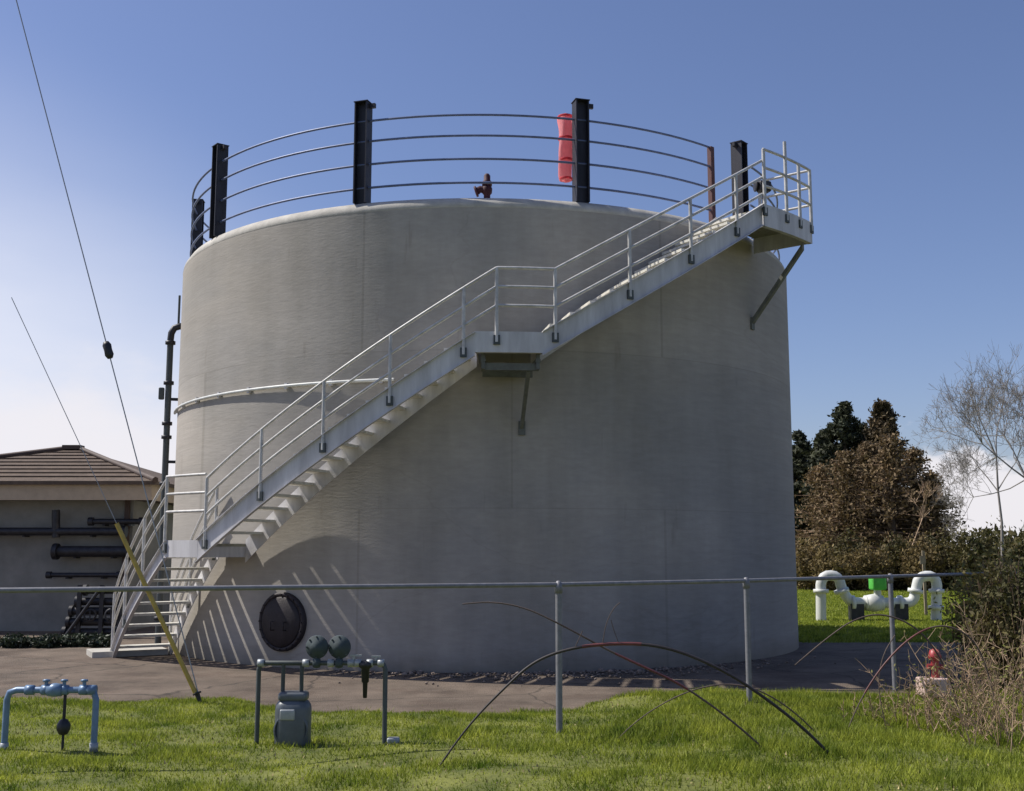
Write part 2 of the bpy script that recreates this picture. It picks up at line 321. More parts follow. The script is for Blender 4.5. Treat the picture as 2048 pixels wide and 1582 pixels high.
# inspection hatch: thick round iron cover with a bolted rim
hc = P(29.6, 5.80, .66); hn = (P(29.6, 6.8, .66)-hc).normalized()
mb = MB(); mb.lathe([(.43,-.05),(.43,.05),(.41,.065),(.375,.065),(.37,.05)], hc, hn, 40); rim = mb.build('hatch', M['hatch'], tank)
mb = MB(); mb.lathe([(.371,-.02),(.371,.055),(.35,.075),(.1,.09),(0,.092)], hc, hn, 40); cov = mb.build('cover', M['hatch'], rim); cov.location = (0,0,0)
ta = hn.cross(Vector((0,0,1))).normalized()
for k in range(20):
    g = 2*math.pi*k/20; q = hc+(ta*math.cos(g)+Vector((0,0,1))*math.sin(g))*.398; bo = MB().cyl(q+hn*.05, q+hn*.085, .013, 6).build('bolt', M['hatch'], rim); bo.location = (0,0,0)
for sg in (-1, 1):
    q = hc+ta*.12*sg; mb = MB(); mb.tube([q+hn*.08, q+hn*.14, q+hn*.14+Vector((0,0,-.12)), q+hn*.08+Vector((0,0,-.12))], .009, 6); bo = mb.build('handle', M['hatch'], rim); bo.location = (0,0,0)
# pale conduit run along the wall
mb = MB(); mb.tube([P(p, 5.845, 4.17) for p in np.linspace(74, 12, 50)], .024, 8); mb.build('conduit', M['white'], tank)
for p in range(14, 74, 8): MB().box(P(p, 5.82, 4.17), (.05,.06,.09), -R(p)).build('conduit_clip', M['alu'], tank)

# ring railing on the rim
rail = thing('rim_railing', (CX, CY, 6.9), 'dark blue four-bar ring railing with tall black posts on the tank rim', 'railing')
gaps = None
for dz in (1.31, .985, .62, .25):
    mb = MB(); mb.tube([P(p, 5.68, 6.905+dz) for p in np.linspace(-41.5, 319.5-13, 150)], .019, 6); mb.build('rail', M['bluesteel'], rail)
def hpost(phi, h, w=.21, d=.20):
    """H-section post standing on the rim with a cap plate and a side lug"""
    mb = MB(); c = P(phi, 5.68, 6.905+h/2); rz = -R(phi)
    t = .02; e = Vector((math.cos(rz), math.sin(rz), 0)); g = Vector((-math.sin(rz), math.cos(rz), 0))
    mb.box(c, (w-2*t, t, h), rz); mb.box(c+e*(w/2-t/2), (t, d, h-.002), rz); mb.box(c-e*(w/2-t/2), (t, d, h-.004), rz)
    return mb, c, e, rz
for k in range(-1, 10):
    phi = 18.2+33.4*(k-1) if k > 0 else (-15.9 if k == 0 else -49.8)
    if k >= 8: continue
    mb, c, e, rz = hpost(phi, 1.60); po = mb.build('post', M['post'], rail)
    sg = -1 if k == -1 else 1
    mb = MB(); mb.box(c+Vector((0,0,.80+.006)), (.235,.22,.012), rz); mb.box(c+e*(.15*sg)+Vector((0,0,.745)), (.10,.05,.07), rz)
    br = mb.build('cap_plate', M['post'], po); br.location = (0,0,0)
mb = MB(); mb.box(P(-41.3, 5.68, 6.905+.66), (.085,.085,1.32), R(41.3)); o = mb.build('end_post', M['rust'], rail, bevel=.006); o['label'] = 'thin rusty red post'

# limp windsock and its mast, inside the railing
ws = thing('windsock', P(-15.1, 5.35, 6.905), 'limp faded red windsock hanging beside a black post on the tank rim', 'windsock')
q = P(-15.1, 5.35, 0)
mb = MB(); mb.cyl(Vector((q.x+.06, q.y, 6.60)), Vector((q.x+.06, q.y, 8.40)), .018, 8); mb.build('mast', M['dark'], ws)
mb = MB(); prof = []
zt = 8.43
vs = []; nn = 20; H = 1.08
levels = [(0,.05),(.03,.12),(.10,.125),(.2,.12),(.3,.118),(.42,.115),(.55,.112),(.68,.105),(.8,.10),(.92,.098),(1.0,.09)]
for t, r in levels:
    for k in range(nn):
        g = 2*math.pi*k/nn; rr_ = r*(1+.13*math.sin(3*g+t*4)+.07*math.sin(7*g+t*9))
        vs.append((q.x-.055+.012*math.sin(t*6)+rr_*math.cos(g), q.y+rr_*math.sin(g)*.8, zt-t*H))
mb.add(vs, [(i*nn+k, i*nn+(k+1) % nn, (i+1)*nn+(k+1) % nn, (i+1)*nn+k) for i in range(len(levels)-1) for k in range(nn)], True)
mb.build('sock', M['red'], ws)
for t in (.05, .37, .69, .97): MB().lathe([(.122-.025*t,-.02),(.132-.025*t,0),(.122-.025*t,.02)], (q.x-.055, q.y, zt-t*H), n=20).build('hoop', M['redband'], ws)
# pressure relief valve
pv = thing('relief_valve', P(-1.35, 5.5, 6.905), 'small dark red relief valve standing on the tank rim', 'valve'); q = P(-1.35, 5.5, 6.92)
mb = MB(); mb.lathe([(.0,0),(.10,0),(.10,.025),(.05,.03),(.05,.10),(.075,.13),(.08,.20),(.06,.24),(.045,.26)], q, n=16); mb.tube([q+Vector((0,0,.17)), q+Vector((-.10,0,.19)), q+Vector((-.15,0,.16))], [.05,.055,.06], 12); mb.build('body', M['valve_red'], pv)
mb = MB(); mb.lathe([(.0,.24),(.075,.24),(.08,.30),(.05,.33),(.05,.40),(.03,.43),(0,.44)], q, n=14); mb.build('cap', M['valve_red'], pv)
mb = MB(); mb.lathe([(0,0),(.085,0),(.085,.03),(0,.035)], q+Vector((-.15,0,.16)), (-1,0,-.35), 14); mb.build('flange', M['valve_red'], pv)

# ---------------------------------------------------------------- stairway
st = thing('curved_stairway', P(62, 6.4, 0), 'pale steel stairway with pipe railings curving up the round tank', 'stairway')
RI, RO = 5.96, 6.80
Z1, Z2 = 1.80, 4.62
def nosing(p):
    if p >= 36.5: return np.interp(p, [43, 61.5], [Z1, 0.0])
    if p >= -.2: return np.interp(p, [-.2, 36.5], [Z2, Z1])
    return np.interp(p, [-39.5, -7.8], [6.9, Z2])
def stringer(p0, p1, top=.06, bot=-.26, ri=None, name='stringer'):
    phis = np.linspace(p0, p1, max(3, int(abs(p1-p0))+1))
    for r0, r1 in ((RI-.05, RI-.038), (RO+.002, RO+.014)):
        mb = MB(); mb.arcbar(phis, r0, r1, lambda p: nosing(p)+bot-.02, lambda p: nosing(p)+top)
        w = .05 if r0 > 6.4 else -.05
        a, b = (r1, r1+.045) if r0 > 6.4 else (r0-.045+.0, r0)
        if r0 > 6.4:
            mb.arcbar(phis, a, b, lambda p: nosing(p)+top-.012, lambda p: nosing(p)+top-.001)
            mb.arcbar(phis, a, b, lambda p: nosing(p)+bot-.019, lambda p: nosing(p)+bot-.008)
        mb.build(name, M['alu'], st)
stringer(-39.5, -7.8); stringer(0, 36.5); stringer(43, 61.3, .05, -.20)
def treads(p0, z0, p1, z1, nr):
    for i in range(1, nr):
        p = p0+(p1-p0)*(i+.05)/nr; z = z0+(z1-z0)*i/nr; dp = abs(p1-p0)/nr*.60
        mb = MB(); ph_ = [p-dp, p, p+dp]
        mb.arcbar(ph_, RI-.036, RO, lambda q: z-.038, lambda q: z)
        nz = p-dp if p1 > p0 else p+dp
        mb.build('tread', M['tread'], st)
treads(-.2, Z2, 36.5, Z1, 16); treads(-39.5, 6.9, -7.8, Z2, 13); treads(43, Z1, 61.5, 0, 10)
def deck(p0, p1, z, ro, th=.04, fas=.24):
    ph_ = np.linspace(p0, p1, max(3, int(abs(p1-p0)/2)+2))
    mb = MB(); mb.arcbar(ph_, 5.83, ro, lambda p: z-th, lambda p: z); d = mb.build('landing', M['deck'], st)
    mb = MB(); mb.arcbar(ph_, ro+.002, ro+.016, lambda p: z-fas, lambda p: z+.05)
    mb.arcbar(ph_, ro-.06, ro-.002, lambda p: z-fas, lambda p: z-fas+.012)
    for p in (p0, p1):
        s_ = .12 if p == p0 else -.12
        if p0 > p1: s_ = -s_
        mb.arcbar([p+s_, p+s_*2], 5.83, ro, lambda p: z-fas, lambda p: z-th-.002)
    f = mb.build('fascia', M['alu'], d); f.location = (0,0,0)
    return d
d1 = deck(-7.9, .0, Z2, RO); deck(36.5, 43.2, Z1, RO, fas=.2); deck(-51.3, -39.5, 6.9, 6.84, fas=.30)
# hanging channel frame under the middle landing
mb = MB(); zz = Z2-.46
mb.arcbar(np.linspace(-7.6, -.8, 6), 6.60, 6.66, lambda p: zz, lambda p: zz+.10); mb.arcbar(np.linspace(-7.6, -.8, 6), 6.0, 6.06, lambda p: zz, lambda p: zz+.10)
for p in (-7.4, -.95): mb.arcbar([p-.3, p+.3], 5.83, 6.73, lambda p: zz+.11, lambda p: zz+.15); mb.box(P(p, 6.7, zz+.13), (.05,.05,.24), -R(p))
mb.build('under_frame', M['bracket'], st)
def brace(p, z0, r0, z1, w=.07):
    mb = MB(); a, b = P(p, r0, z0), P(p, 5.8, z1); e = Vector((math.cos(-R(p)), math.sin(-R(p)), 0))*w/2; u = Vector((0,0,.09))
    mb.add([a-e, a+e, a+e-u, a-e-u, b-e, b+e, b+e-u, b-e-u], [(0,1,2,3),(7,6,5,4),(0,4,5,1),(1,5,6,2),(2,6,7,3),(3,7,4,0)])
    mb.box(P(p, 5.815, z1-.05), (.10,.03,.20), -R(p)); mb.build('bracket', M['bracket'], st)
brace(-6.4, Z2-.40, 6.6, 3.5, .05); brace(-50.2, 6.58, 6.75, 5.45, .08)
# railings: posts and three pipes
def railz(p):
    if p < -9.3: return np.interp(p, [-39.5, -9.3], [7.64, 5.56])
    if p <= -2.5: return 5.56
    return np.interp(p, [-2.5, 35.0], [5.56, 2.74])
def run(phis, zf, r, rad=.0215):
    mb = MB(); mb.tube([P(p, r, zf(p)) for p in phis], rad, 8); mb.build('handrail', M['rail'], st)
RR = RO+.03
for dz in (0, .265, .53):
    run(np.concatenate([np.linspace(-39.5, -9.3, 20), np.linspace(-9.0, -2.6, 5), np.linspace(-2.4, 35, 26)]), lambda p: railz(p)-dz, RR)
    run(np.linspace(35.2, 43.4, 6), lambda p: 2.80-dz, RR)
    run(np.linspace(43.5, 61, 12), lambda p: np.interp(p, [43.5, 61], [2.75, .98])-dz, RR)
    run(np.linspace(43.5, 61, 12), lambda p: np.interp(p, [43.5, 61], [2.75, .98])-dz, RI-.05)
    run(np.linspace(-51.2, -39.5, 8), lambda p: 7.82-dz*1.1, 6.86)
    mb = MB(); mb.tube([P(-51.2, 6.86, 7.82-dz*1.1), P(-51.2, 5.95, 7.82-dz*1.1)], .0215, 8); mb.build('handrail', M['rail'], st)
def posts(lst, r, rad=.026):
    for p, z0, z1 in lst:
        mb = MB(); mb.cyl(P(p, r, z0), P(p, r, z1), rad, 8); q_ = mb.build('rail_post', M['rail'], st)
        mb = MB(); mb.box(P(p, r, z0+.03), (.09,.035,.13), -R(p)); k = mb.build('foot_clamp', M['greypipe'], q_); k.location = (0,0,0)
posts([(p, nosing(p)-.16, railz(p)) for p in (-34.5, -27, -18.5, -9.3, 1.3, 9.8, 17.9, 26.3, 35.0)]+[(-2.5, Z2-.1, 5.56)], RR)
posts([(p, nosing(p)-.1, float(np.interp(p, [43.5, 61], [2.75, .98]))) for p in (49, 55, 60.8)]+[(43.3, Z1-.1, 2.80)], RR)
posts([(p, nosing(p)-.1, float(np.interp(p, [43.5, 61], [2.75, .98]))) for p in (44.2, 52, 60.8)], RI-.05)
posts([(-39.6, 6.8, 7.82), (-44.4, 6.8, 8.08), (-47.8, 6.8, 7.82), (-51.1, 6.8, 7.82)], 6.86, .028)
posts([(-51.1, 6.9, 7.82)], 5.97, .028)
# concrete pad at the foot
o = MB().arcbar([60, 62, 64, 66], 5.96, 7.15, lambda p: -.01, lambda p: .09).build('landing_pad', M['padc']); tag(o, 'pale concrete pad under the foot of the stairway', 'concrete pad')
# dark valve head on platform
eq = thing('valve_actuator', P(-41.3, 6.7, 6.9), 'small black valve head on a stem at the top stair platform', 'valve'); q = P(-41.3, 6.7, 6.9)
MB().cyl(q, q+Vector((0,0,.32)), .035, 10).build('stem', M['dark'], eq)
MB().box(q+Vector((0,0,.40)), (.20,.16,.17), .3, .03).build('housing', M['dark'], eq)
MB().lathe([(.0,-.01),(.09,-.01),(.10,0),(.09,.01),(0,.01)], q+Vector((-.13,0,.42)), (1,.1,0), 16).build('handwheel', M['dark'], eq)

# gas pipe climbing the left edge of the tank
gp = thing('riser_pipe', P(77, 6.10, 0), 'grey flanged riser pipe climbing the left edge of the tank', 'pipe')
b0 = P(76, 5.98, 0)
mb = MB(); mb.tube([b0+Vector((0,0,z)) for z in (0, 2, 4, 5.55)], .058, 12); mb.build('pipe', M['greypipe'], gp)
tin = (Vector((CX, CY, 0))-Vector((b0.x, b0.y, 0))).normalized()
mb = MB(); mb.tube([b0+Vector((0,0,5.55)), b0+Vector((0,0,5.68))+tin*.01, b0+Vector((0,0,5.78))+tin*.06, b0+Vector((0,0,5.82))+tin*.16, b0+Vector((0,0,5.82))+tin*.3], .062, 12); mb.build('elbow', M['dark'], gp)
for z in (.5, 2.9, 3.75, 4.0, 4.75, 5.5): MB().lathe([(0,-.04),(.092,-.03),(.092,.03),(0,.04)], b0+Vector((0,0,z)), n=16).build('flange', M['dark'], gp)
for z in (1.8, 3.3, 4.45): MB().box(b0+tin*.13+Vector((0,0,z)), (.26,.05,.05), math.atan2(tin.y, tin.x)).build('wall_bracket', M['dark'], gp)
mb = MB(); q = b0+tin*.13; mb.cyl(q+Vector((0,0,5.85)), q+Vector((0,0,6.4)), .022, 8); mb.build('vent_rod', M['greypipe'], gp)
mb = MB(); q = b0-tin*.12+Vector((0,0,4.55)); mb.box(q, (.10,.10,.22), .2, .02); mb.build('junction_box', M['greypipe'], gp)

# ---------------------------------------------------------------- building on the left
BY = 24.0; bx1 = -7.62; bx0 = -14.6; eave = at(320, 1000, BY).z; top = at(320, 967, BY).z; bd = 8.0
bld = thing('service_building', (-11, BY+4, 0), 'low grey stucco building with a brown shingled hip roof', 'building')
ov = .55
mb = MB(); mb.box(((bx0+bx1-ov)/2, BY+ov+(bd-2*ov)/2, (eave+.02)/2-.05), (bx1-ov-bx0, bd-2*ov, eave+.12)); mb.build('wall', M['stucco'], bld)
mb = MB(); mb.box(((bx0+bx1)/2, BY+.015, (eave+top)/2), (bx1-bx0, .03, top-eave)); mb.box((bx1-.015, BY+bd/2, (eave+top)/2), (.03, bd-.08, top-eave)); mb.build('fascia', M['fascia'], bld)
mb = MB(); mb.box(((bx0+bx1)/2, BY+bd/2, eave+.03), (bx1-bx0-.08, bd-.08, .03)); mb.build('soffit', M['trim'], bld)
rp = at(160, 903, BY+bd/2)
mb = MB(); g = .10; A = [(bx0-g, BY-g, top), (bx1+g, BY-g, top), (bx1+g, BY+bd+g, top), (bx0-g, BY+bd+g, top)]; r0 = (rp.x-.35, BY+bd/2, rp.z); r1 = (rp.x, BY+bd/2, rp.z)
T = Vector((0,0,.05)); vs = [Vector(v) for v in A]+[Vector(r0), Vector(r1)]
mb.add([v+T for v in vs]+[v-T*.6 for v in vs], [(0,1,5,4),(1,2,5),(2,3,4,5),(3,0,4),(6,10,11,7),(7,11,8),(8,11,10,9),(9,10,6),(0,6,7,1),(1,7,8,2),(2,8,9,3),(3,9,6,0)])
rf = mb.build('roof', M['roof'], bld)
mb = MB()
for i in range(1, 9):       # shingle courses on the front slope
    t = i/9.0; yy = BY-g+(bd/2+g)*t; zz = top+(rp.z-top)*t; xr = bx1+g+(rp.x-bx1-g)*t
    xq = bx0-g+(r0[0]-bx0+g)*t; mb.box(((xq+xr)/2, yy, zz+.058), (xr-xq, .10, .022))
k = mb.build('shingle_courses', M['roof'], rf); k.location = (0,0,0)
mb = MB(); mb.tube([Vector((bx0-g, BY-g, top+.07)), Vector(r0)+Vector((0,0,.07)), Vector(r1)+Vector((0,0,.07)), Vector((bx1+g, BY-g, top+.07))], .07, 6); mb.box(Vector(r1)+Vector((-.17,0,.10)), (.45,.30,.10)); k = mb.build('ridge_cap', M['trim'], rf); k.location = (0,0,0)
WY = BY+ov
mb = MB(); q = at(255, 1010, WY-.05); mb.box((q.x, WY-.04, q.z/2+.05), (.10,.07,q.z+.1)); mb.build('downpipe', M['trim'], bld)
# pipes fixed on the wall
def wallpipe(px0, px1, py, r, nm='wall_pipe'):
    a = at(px0, py, WY-.25); b = at(px1, py, WY-.25); b.z = a.z
    mb = MB(); mb.cyl(a, b, r, 14)
    e = (b-a).normalized()
    for q in (a, b-e*.02): mb.cyl(q-e*.05, q+e*.05, r*1.5, 14)
    nx_ = max(2, int((b-a).length/1.0))
    for i in range(nx_):
        q = a+e*((i+.5)/nx_*(b-a).length); mb.box((q.x, WY-.13, q.z-r-.01), (.05,.26,.04))
    return mb.build(nm, M['dark'], bld)
wallpipe(112, 262, 1103, .115); wallpipe(-20, 250, 1063, .085); wallpipe(98, 240, 1150, .05); wallpipe(182, 285, 1043, .06)
a = at(112, 1020, WY-.25); b = at(112, 1075, WY-.25); MB().cyl(a, b, .085, 12).build('vertical_pipe', M['dark'], bld)
# rack of dark pipes by the wall
pr = thing('pipe_rack', at(195, 1290, 22.6), 'dark rack of stacked pipes against the grey building wall by the stairway', 'pipe rack')
for px0, px1, py in ((168,244,1180),(152,246,1203),(140,246,1222),(134,246,1244),(126,246,1264),(118,246,1284)):
    q0, q1 = at(px0, py, 22.75), at(px1, py, 22.75); q1.z = q0.z
    MB().cyl(q0, q1, .075, 12).cyl(q0, q0+Vector((.07,0,0)), .115, 12).build('pipe', M['dark'], pr)
for px in (158, 203, 240):
    q0 = at(px, 1200, 22.6); zt2 = at(px, 1170, 22.6).z
    MB().box((q0.x, 22.62, zt2/2), (.08,.06,zt2)).build('upright', M['dark'], pr)
q0 = at(118, 1290, 22.55); q1 = at(200, 1178, 22.55); MB().tube([q0, q1], .035, 8).build('brace', M['dark'], pr)
for px in (180, 222):
    q = at(px, 1230, 22.55); MB().lathe([(.10,-.015),(.13,-.015),(.13,.015),(.10,.015),(.10,-.015)], q, (0,1,0), 18).box((q.x, q.y, q.z), (.2,.02,.025)).box((q.x, q.y, q.z), (.024,.022,.2)).build('valve_wheel', M['dark'], pr)

# ---------------------------------------------------------------- guy wires
anchor = at(403, 1412, 12.84)
def guy(px, py, Yd, lab, guard=None, insul=None, rw=.007):
    t = thing('guy_wire', anchor, lab, 'guy wire', 'guy wires running down to the yard anchor')
    far = at(px, py, Yd); d = far-anchor; far = anchor+d*1.25
    mb = MB(); m_ = [anchor+(far-anchor)*s+Vector((0,0,-.25*math.sin(math.pi*s)*0)) for s in np.linspace(0, 1, 12)]
    mb.tube(m_, rw, 6); mb.build('wire', M['wire'], t)
    if insul:
        s0 = at(*insul, 12.84); s = (s0.z-anchor.z)/(far.z-anchor.z); c = anchor+(far-anchor)*s; u = (far-anchor).normalized()
        mb = MB(); mb.lathe([(0,-.10),(.03,-.10),(.05,-.06),(.045,0),(.05,.06),(.03,.10),(0,.10)], c, u, 12); mb.build('insulator', M['dark'], t)
    if guard:
        mb = MB(); u = (far-anchor).normalized(); mb.tube([anchor+u*.15, anchor+u*guard], .026, 10); mb.build('guard', M['yellow'], t)
    mb = MB(); u = (far-anchor).normalized(); mb.cyl(anchor-u*.2, anchor+u*.16, .016, 8); mb.lathe([(.012,-.0),(.035,0),(.035,.02),(.012,.02)], anchor+u*.14, u, 10); mb.build('anchor_rod', M['dark'], t)
guy(96, 242, 12.84, 'steeper guy wire with a dark insulator crossing the left sky', None, (212, 700))
guy(96, 752, 12.84, 'flatter guy wire with a long yellow guard near the ground', 2.25, None, .0045)

# ---------------------------------------------------------------- chain-link style fence frame
fp = [(-8.6, 8.2), (-3.95, 9.1), (.43, 10.6), (2.44, 11.95), (4.6, 13.95), (6.7, 15.9), (8.9, 17.9)]
fence = thing('metal_fence', (.43, 10.6, 0), 'galvanised pipe fence frame in front of the tank', 'fence')
FH = 1.40
for i, (x, y) in enumerate(fp):
    if i == 1: continue
    mb = MB(); mb.cyl((x, y, -.1), (x, y, FH-.03), .030, 12); p_ = mb.build('post', M['gal'], fence)
    mb = MB(); mb.lathe([(.034,FH-.09),(.037,FH-.09),(.037,FH-.03),(.02,FH+.02),(0,FH+.025)], (x, y, 0), n=12); c_ = mb.build('post_cap', M['gal'], p_); c_.location = (0,0,0)
mb = MB(); mb.tube([(x, y+.0, FH-.012) for x, y in fp], .021, 10); mb.build('top_rail', M['gal'], fence)

# ---------------------------------------------------------------- gas meter set in front of the fence
YM = 10.1
gm = thing('gas_meter_set', at(600, 1480, YM), 'slate gas meter with two round teal regulators on pipe risers', 'gas meter')
def zt_(px, py, Y=YM): return at(px, py, Y)
def ground_under(v): return Vector((v.x, v.y, -.05))
tl = zt_(518, 1326); tr = zt_(771, 1326); 
mb = MB(); mb.tube([ground_under(tl), tl-Vector((0,0,.05)), tl+Vector((.015,0,-.015)), tl+Vector((.05,0,0)), zt_(606, 1326)], .021, 10); mb.build('riser', M['greypipe'], gm)
mb = MB(); tr_ = Vector((tr.x, tr.y, tl.z)); mb.tube([Vector((zt_(606,1326).x, YM, tl.z)), tr_-Vector((.05,0,0)), tr_-Vector((.015,0,.015)), tr_-Vector((0,0,.05)), ground_under(tr_)], .021, 10); mb.build('outlet_riser', M['greypipe'], gm)
for px in (567, 604):
    q = zt_(px, 1326); MB().tube([Vector((q.x, YM, tl.z)), Vector((q.x, YM, zt_(px, 1392).z))], .018, 10).build('drop_pipe', M['greypipe'], gm)
mc = (zt_(586, 1450))
mb = MB(); mb.box((mc.x, YM, mc.z), (.31,.22,.46), 0, .09); mb.build('meter_body', M['meter'], gm)
MB().box((mc.x, YM, mc.z+.245), (.25,.17,.08), 0, .03).build('meter_top', M['meter'], gm)
mb = MB(); mb.box((mc.x-.03, YM-.108, mc.z+.10), (.13,.03,.09), 0, .012); mb.build('index_box', M['valve'], gm)
mb = MB(); mb.lathe([(.135,-.012),(.150,-.012),(.150,.012),(.135,.012)], (mc.x, YM-.085, mc.z-.03), (0,1,0), 24); mb.build('body_seam', M['meter'], gm)
for px in (634, 679):
    q = zt_(px, 1294); 
    mb = MB(); mb.lathe([(0,-.055),(.045,-.05),(.06,-.025),(.096,-.016),(.102,0),(.096,.016),(.06,.025),(.045,.05),(0,.055)], q, (.12,1,0), 28); rg = mb.build('regulator', M['teal'], gm)
    mb = MB()
    for k in range(8):
        g_ = k*math.pi/4; c_ = q+Vector((math.cos(g_)*.087, 0, math.sin(g_)*.087)); mb.cyl(c_-Vector((0,.026,0)), c_+Vector((0,.026,0)), .008, 6)
    k_ = mb.build('flange_bolts', M['greypipe'], rg); k_.location = (0,0,0)
    mb = MB(); mb.cyl(q-Vector((0,0,.09)), Vector((q.x, q.y, tl.z)), .022, 10); mb.lathe([(.0,-.035),(.038,-.03),(.045,0),(.038,.03),(0,.035)], (q.x, YM, tl.z), (1,0,0), 14); mb.build('valve_body', M['teal'], gm)
for px in (522, 612, 662, 702, 716, 740, 762):
    q = zt_(px, 1326); mb = MB(); mb.lathe([(.022,-.028),(.034,-.028),(.034,.028),(.022,.028)], (q.x, YM, tl.z), (1,0,0), 8); mb.build('union', M['valve'], gm)
q = zt_(707, 1326); mb = MB(); mb.cyl((q.x, YM, tl.z), (q.x, YM, tl.z+.06), .012, 8); mb.box((q.x+.02, YM, tl.z+.065), (.10,.022,.014)); mb.build('valve_handle', M['valve'], gm)
q = zt_(752, 1326); mb = MB(); mb.cyl((q.x, YM, tl.z), (q.x, YM, tl.z+.05), .012, 8); mb.box((q.x, YM, tl.z+.055), (.08,.022,.014)); mb.build('valve_handle', M['valve'], gm)
q = zt_(731, 1326); mb = MB(); mb.lathe([(0,-.30),(.018,-.295),(.022,-.17),(.032,-.16),(.036,-.05),(.06,-.03),(.065,0),(.03,.02)], (q.x, YM, tl.z), n=16); mb.build('relief_body', M['dark'], gm)
q = zt_(780, 1455); MB().box((q.x+.03, YM, .05), (.11,.09,.10), .1, .015).build('base_block', M['valve'], gm)

# blue-grey pipe assembly at bottom left
YB = 9.75
bp = thing('backflow_preventer', at(130, 1490, YB), 'blue grey pipe assembly with small valves at the lower left lawn', 'pipe valve')
zb = at(150, 1380, YB).z
xl = at(15, 1380, YB).x; xr = at(193, 1380, YB).x
mb = MB(); mb.tube([(xl, YB, -.05), (xl, YB, zb-.08), (xl+.02, YB, zb-.02), (xl+.08, YB, zb), (xr-.08, YB, zb), (xr-.02, YB, zb-.02), (xr, YB, zb-.08), (xr, YB, -.05)], .027, 12); mb.build('pipe', M['bluepaint'], bp)
for px in (60, 92, 128, 168, 184):
    x = at(px, 1380, YB).x; mb = MB(); mb.lathe([(.0,-.035),(.042,-.035),(.042,.035),(0,.035)], (x, YB, zb), (1,0,0), 8); mb.build('union', M['bluepaint'], bp)
for px in (92, 128, 168):
    x = at(px, 1380, YB).x; mb = MB(); mb.cyl((x, YB, zb), (x, YB, zb+.075), .016, 8); mb.lathe([(0,0),(.03,0),(.03,.015),(0,.02)], (x, YB, zb+.07), n=10); mb.build('test_cock', M['bluepaint'], bp)
x = at(110, 1380, YB).x; mb = MB(); mb.lathe([(0,-.07),(.05,-.06),(.058,0),(.05,.06),(0,.07)], (x, YB, zb), (1,0,0), 14); mb.build('check_body', M['bluepaint'], bp)
x = at(131, 1380, YB).x; mb = MB(); mb.cyl((x, YB, zb-.02), (x, YB, zb-.24), .014, 8); mb.lathe([(0,-.07),(.035,-.06),(.055,-.02),(.055,.02),(.03,.06),(0,.07)], (x, YB, zb-.30), n=16); mb.cyl((x, YB, zb-.36), (x, YB, -.02), .012, 8); mb.build('drain_valve', M['dark'], bp)
for x in (xl, xr):
    MB().lathe([(0,-.02),(.036,-.02),(.036,.05),(0,.05)], (x, YB, .06), n=10).build('coupling', M['valve'], bp)

# white pipe assembly on the far lawn
YW = 28.3
wp = thing('white_pipe_manifold', at(1755, 1245, YW), 'white above-ground pipe manifold with two arches on the far lawn', 'pipe manifold')
def ww(px, py, dy=0): 
    v = at(px, py, YW); v.y += dy; return v
g0 = ww(1642, 1237); g0.z = -.05; g1 = ww(1872, 1240); g1.z = -.05
def smooth(pts, it=2):
    for _ in range(it):
        q = [pts[0]]
        for a, b in zip(pts[:-1], pts[1:]): q += [a*.75+b*.25, a*.25+b*.75]
        pts = q+[pts[-1]]
    return pts
RP = .125
MB().tube(smooth([g0, ww(1642, 1200), ww(1641, 1152), ww(1676, 1150), ww(1684, 1180), ww(1700, 1204), ww(1730, 1206)]), RP, 16).build('left_arch', M['white'], wp)
MB().tube(smooth([ww(1800, 1206), ww(1826, 1205), ww(1832, 1180), ww(1838, 1152), ww(1874, 1152), ww(1873, 1200), g1]), RP, 16).build('right_arch', M['white'], wp)
MB().cyl(ww(1728, 1206), ww(1802, 1206), RP*1.02, 16).build('valve_run', M['white'], wp)
for (px, py, ax) in ((1642,1182,(0,0,1)), (1683,1182,(.3,0,-1)), (1705,1206,(1,0,0)), (1733,1206,(1,0,0)), (1762,1206,(1,0,0)), (1800,1206,(1,0,0)), (1831,1182,(-.2,0,-1)), (1873,1182,(0,0,1)), (1872,1215,(0,0,1))):
    MB().lathe([(0,-.045),(.185,-.045),(.185,.045),(0,.045)], ww(px, py), ax, 16).build('flange', M['white'], wp)
q = ww(1747, 1206); MB().lathe([(0,-.2),(.19,-.17),(.22,0),(.19,.17),(0,.2)], q, (1,0,0), 16).build('check_valve', M['white'], wp)
q = ww(1755, 1166); MB().box(q, (.36,.30,.34), .1, .05).build('green_cover', M['green'], wp)
q = ww(1755, 1186); MB().cyl(q-Vector((0,0,.15)), q+Vector((0,0,.1)), .09, 12).build('bonnet', M['white'], wp)
for px in (1712, 1800):
    q = ww(px, 1210); mb = MB(); mb.box((q.x, q.y, .2), (.32,.26,.40)); mb.build('support_block', M['dark'], wp)
q = at(1846, 1100, 30.5); o = MB().box((q.x, 30.5, .85), (.07,.05,1.7)).box((q.x-.03, 30.47, at(1846,1120,30.5).z), (.15,.02,.22)).build('marker_stake', M['palebark']); tag(o, 'tan wooden marker stake behind the white pipe manifold', 'stake')

# red standpipe and pale block in the thicket
q = at(1872, 1364, 12.9); rs = thing('red_standpipe', (q.x, 12.9, 0), 'red standpipe on a pale block among dry brambles', 'standpipe')
MB().box((q.x-.03, 12.9, .20), (.30,.26,.20), .1, .02).build('base_block', M['block'], rs)
mb = MB(); mb.cyl((q.x, 12.9, .28), (q.x, 12.9, .52), .045, 12); mb.lathe([(0,.50),(.07,.50),(.07,.54),(.05,.60),(0,.62)], (q.x, 12.9, 0), n=12); mb.cyl((q.x-.09, 12.9, .42), (q.x+.09, 12.9, .42), .03, 10); mb.build('pipe', M['redmetal'], rs)

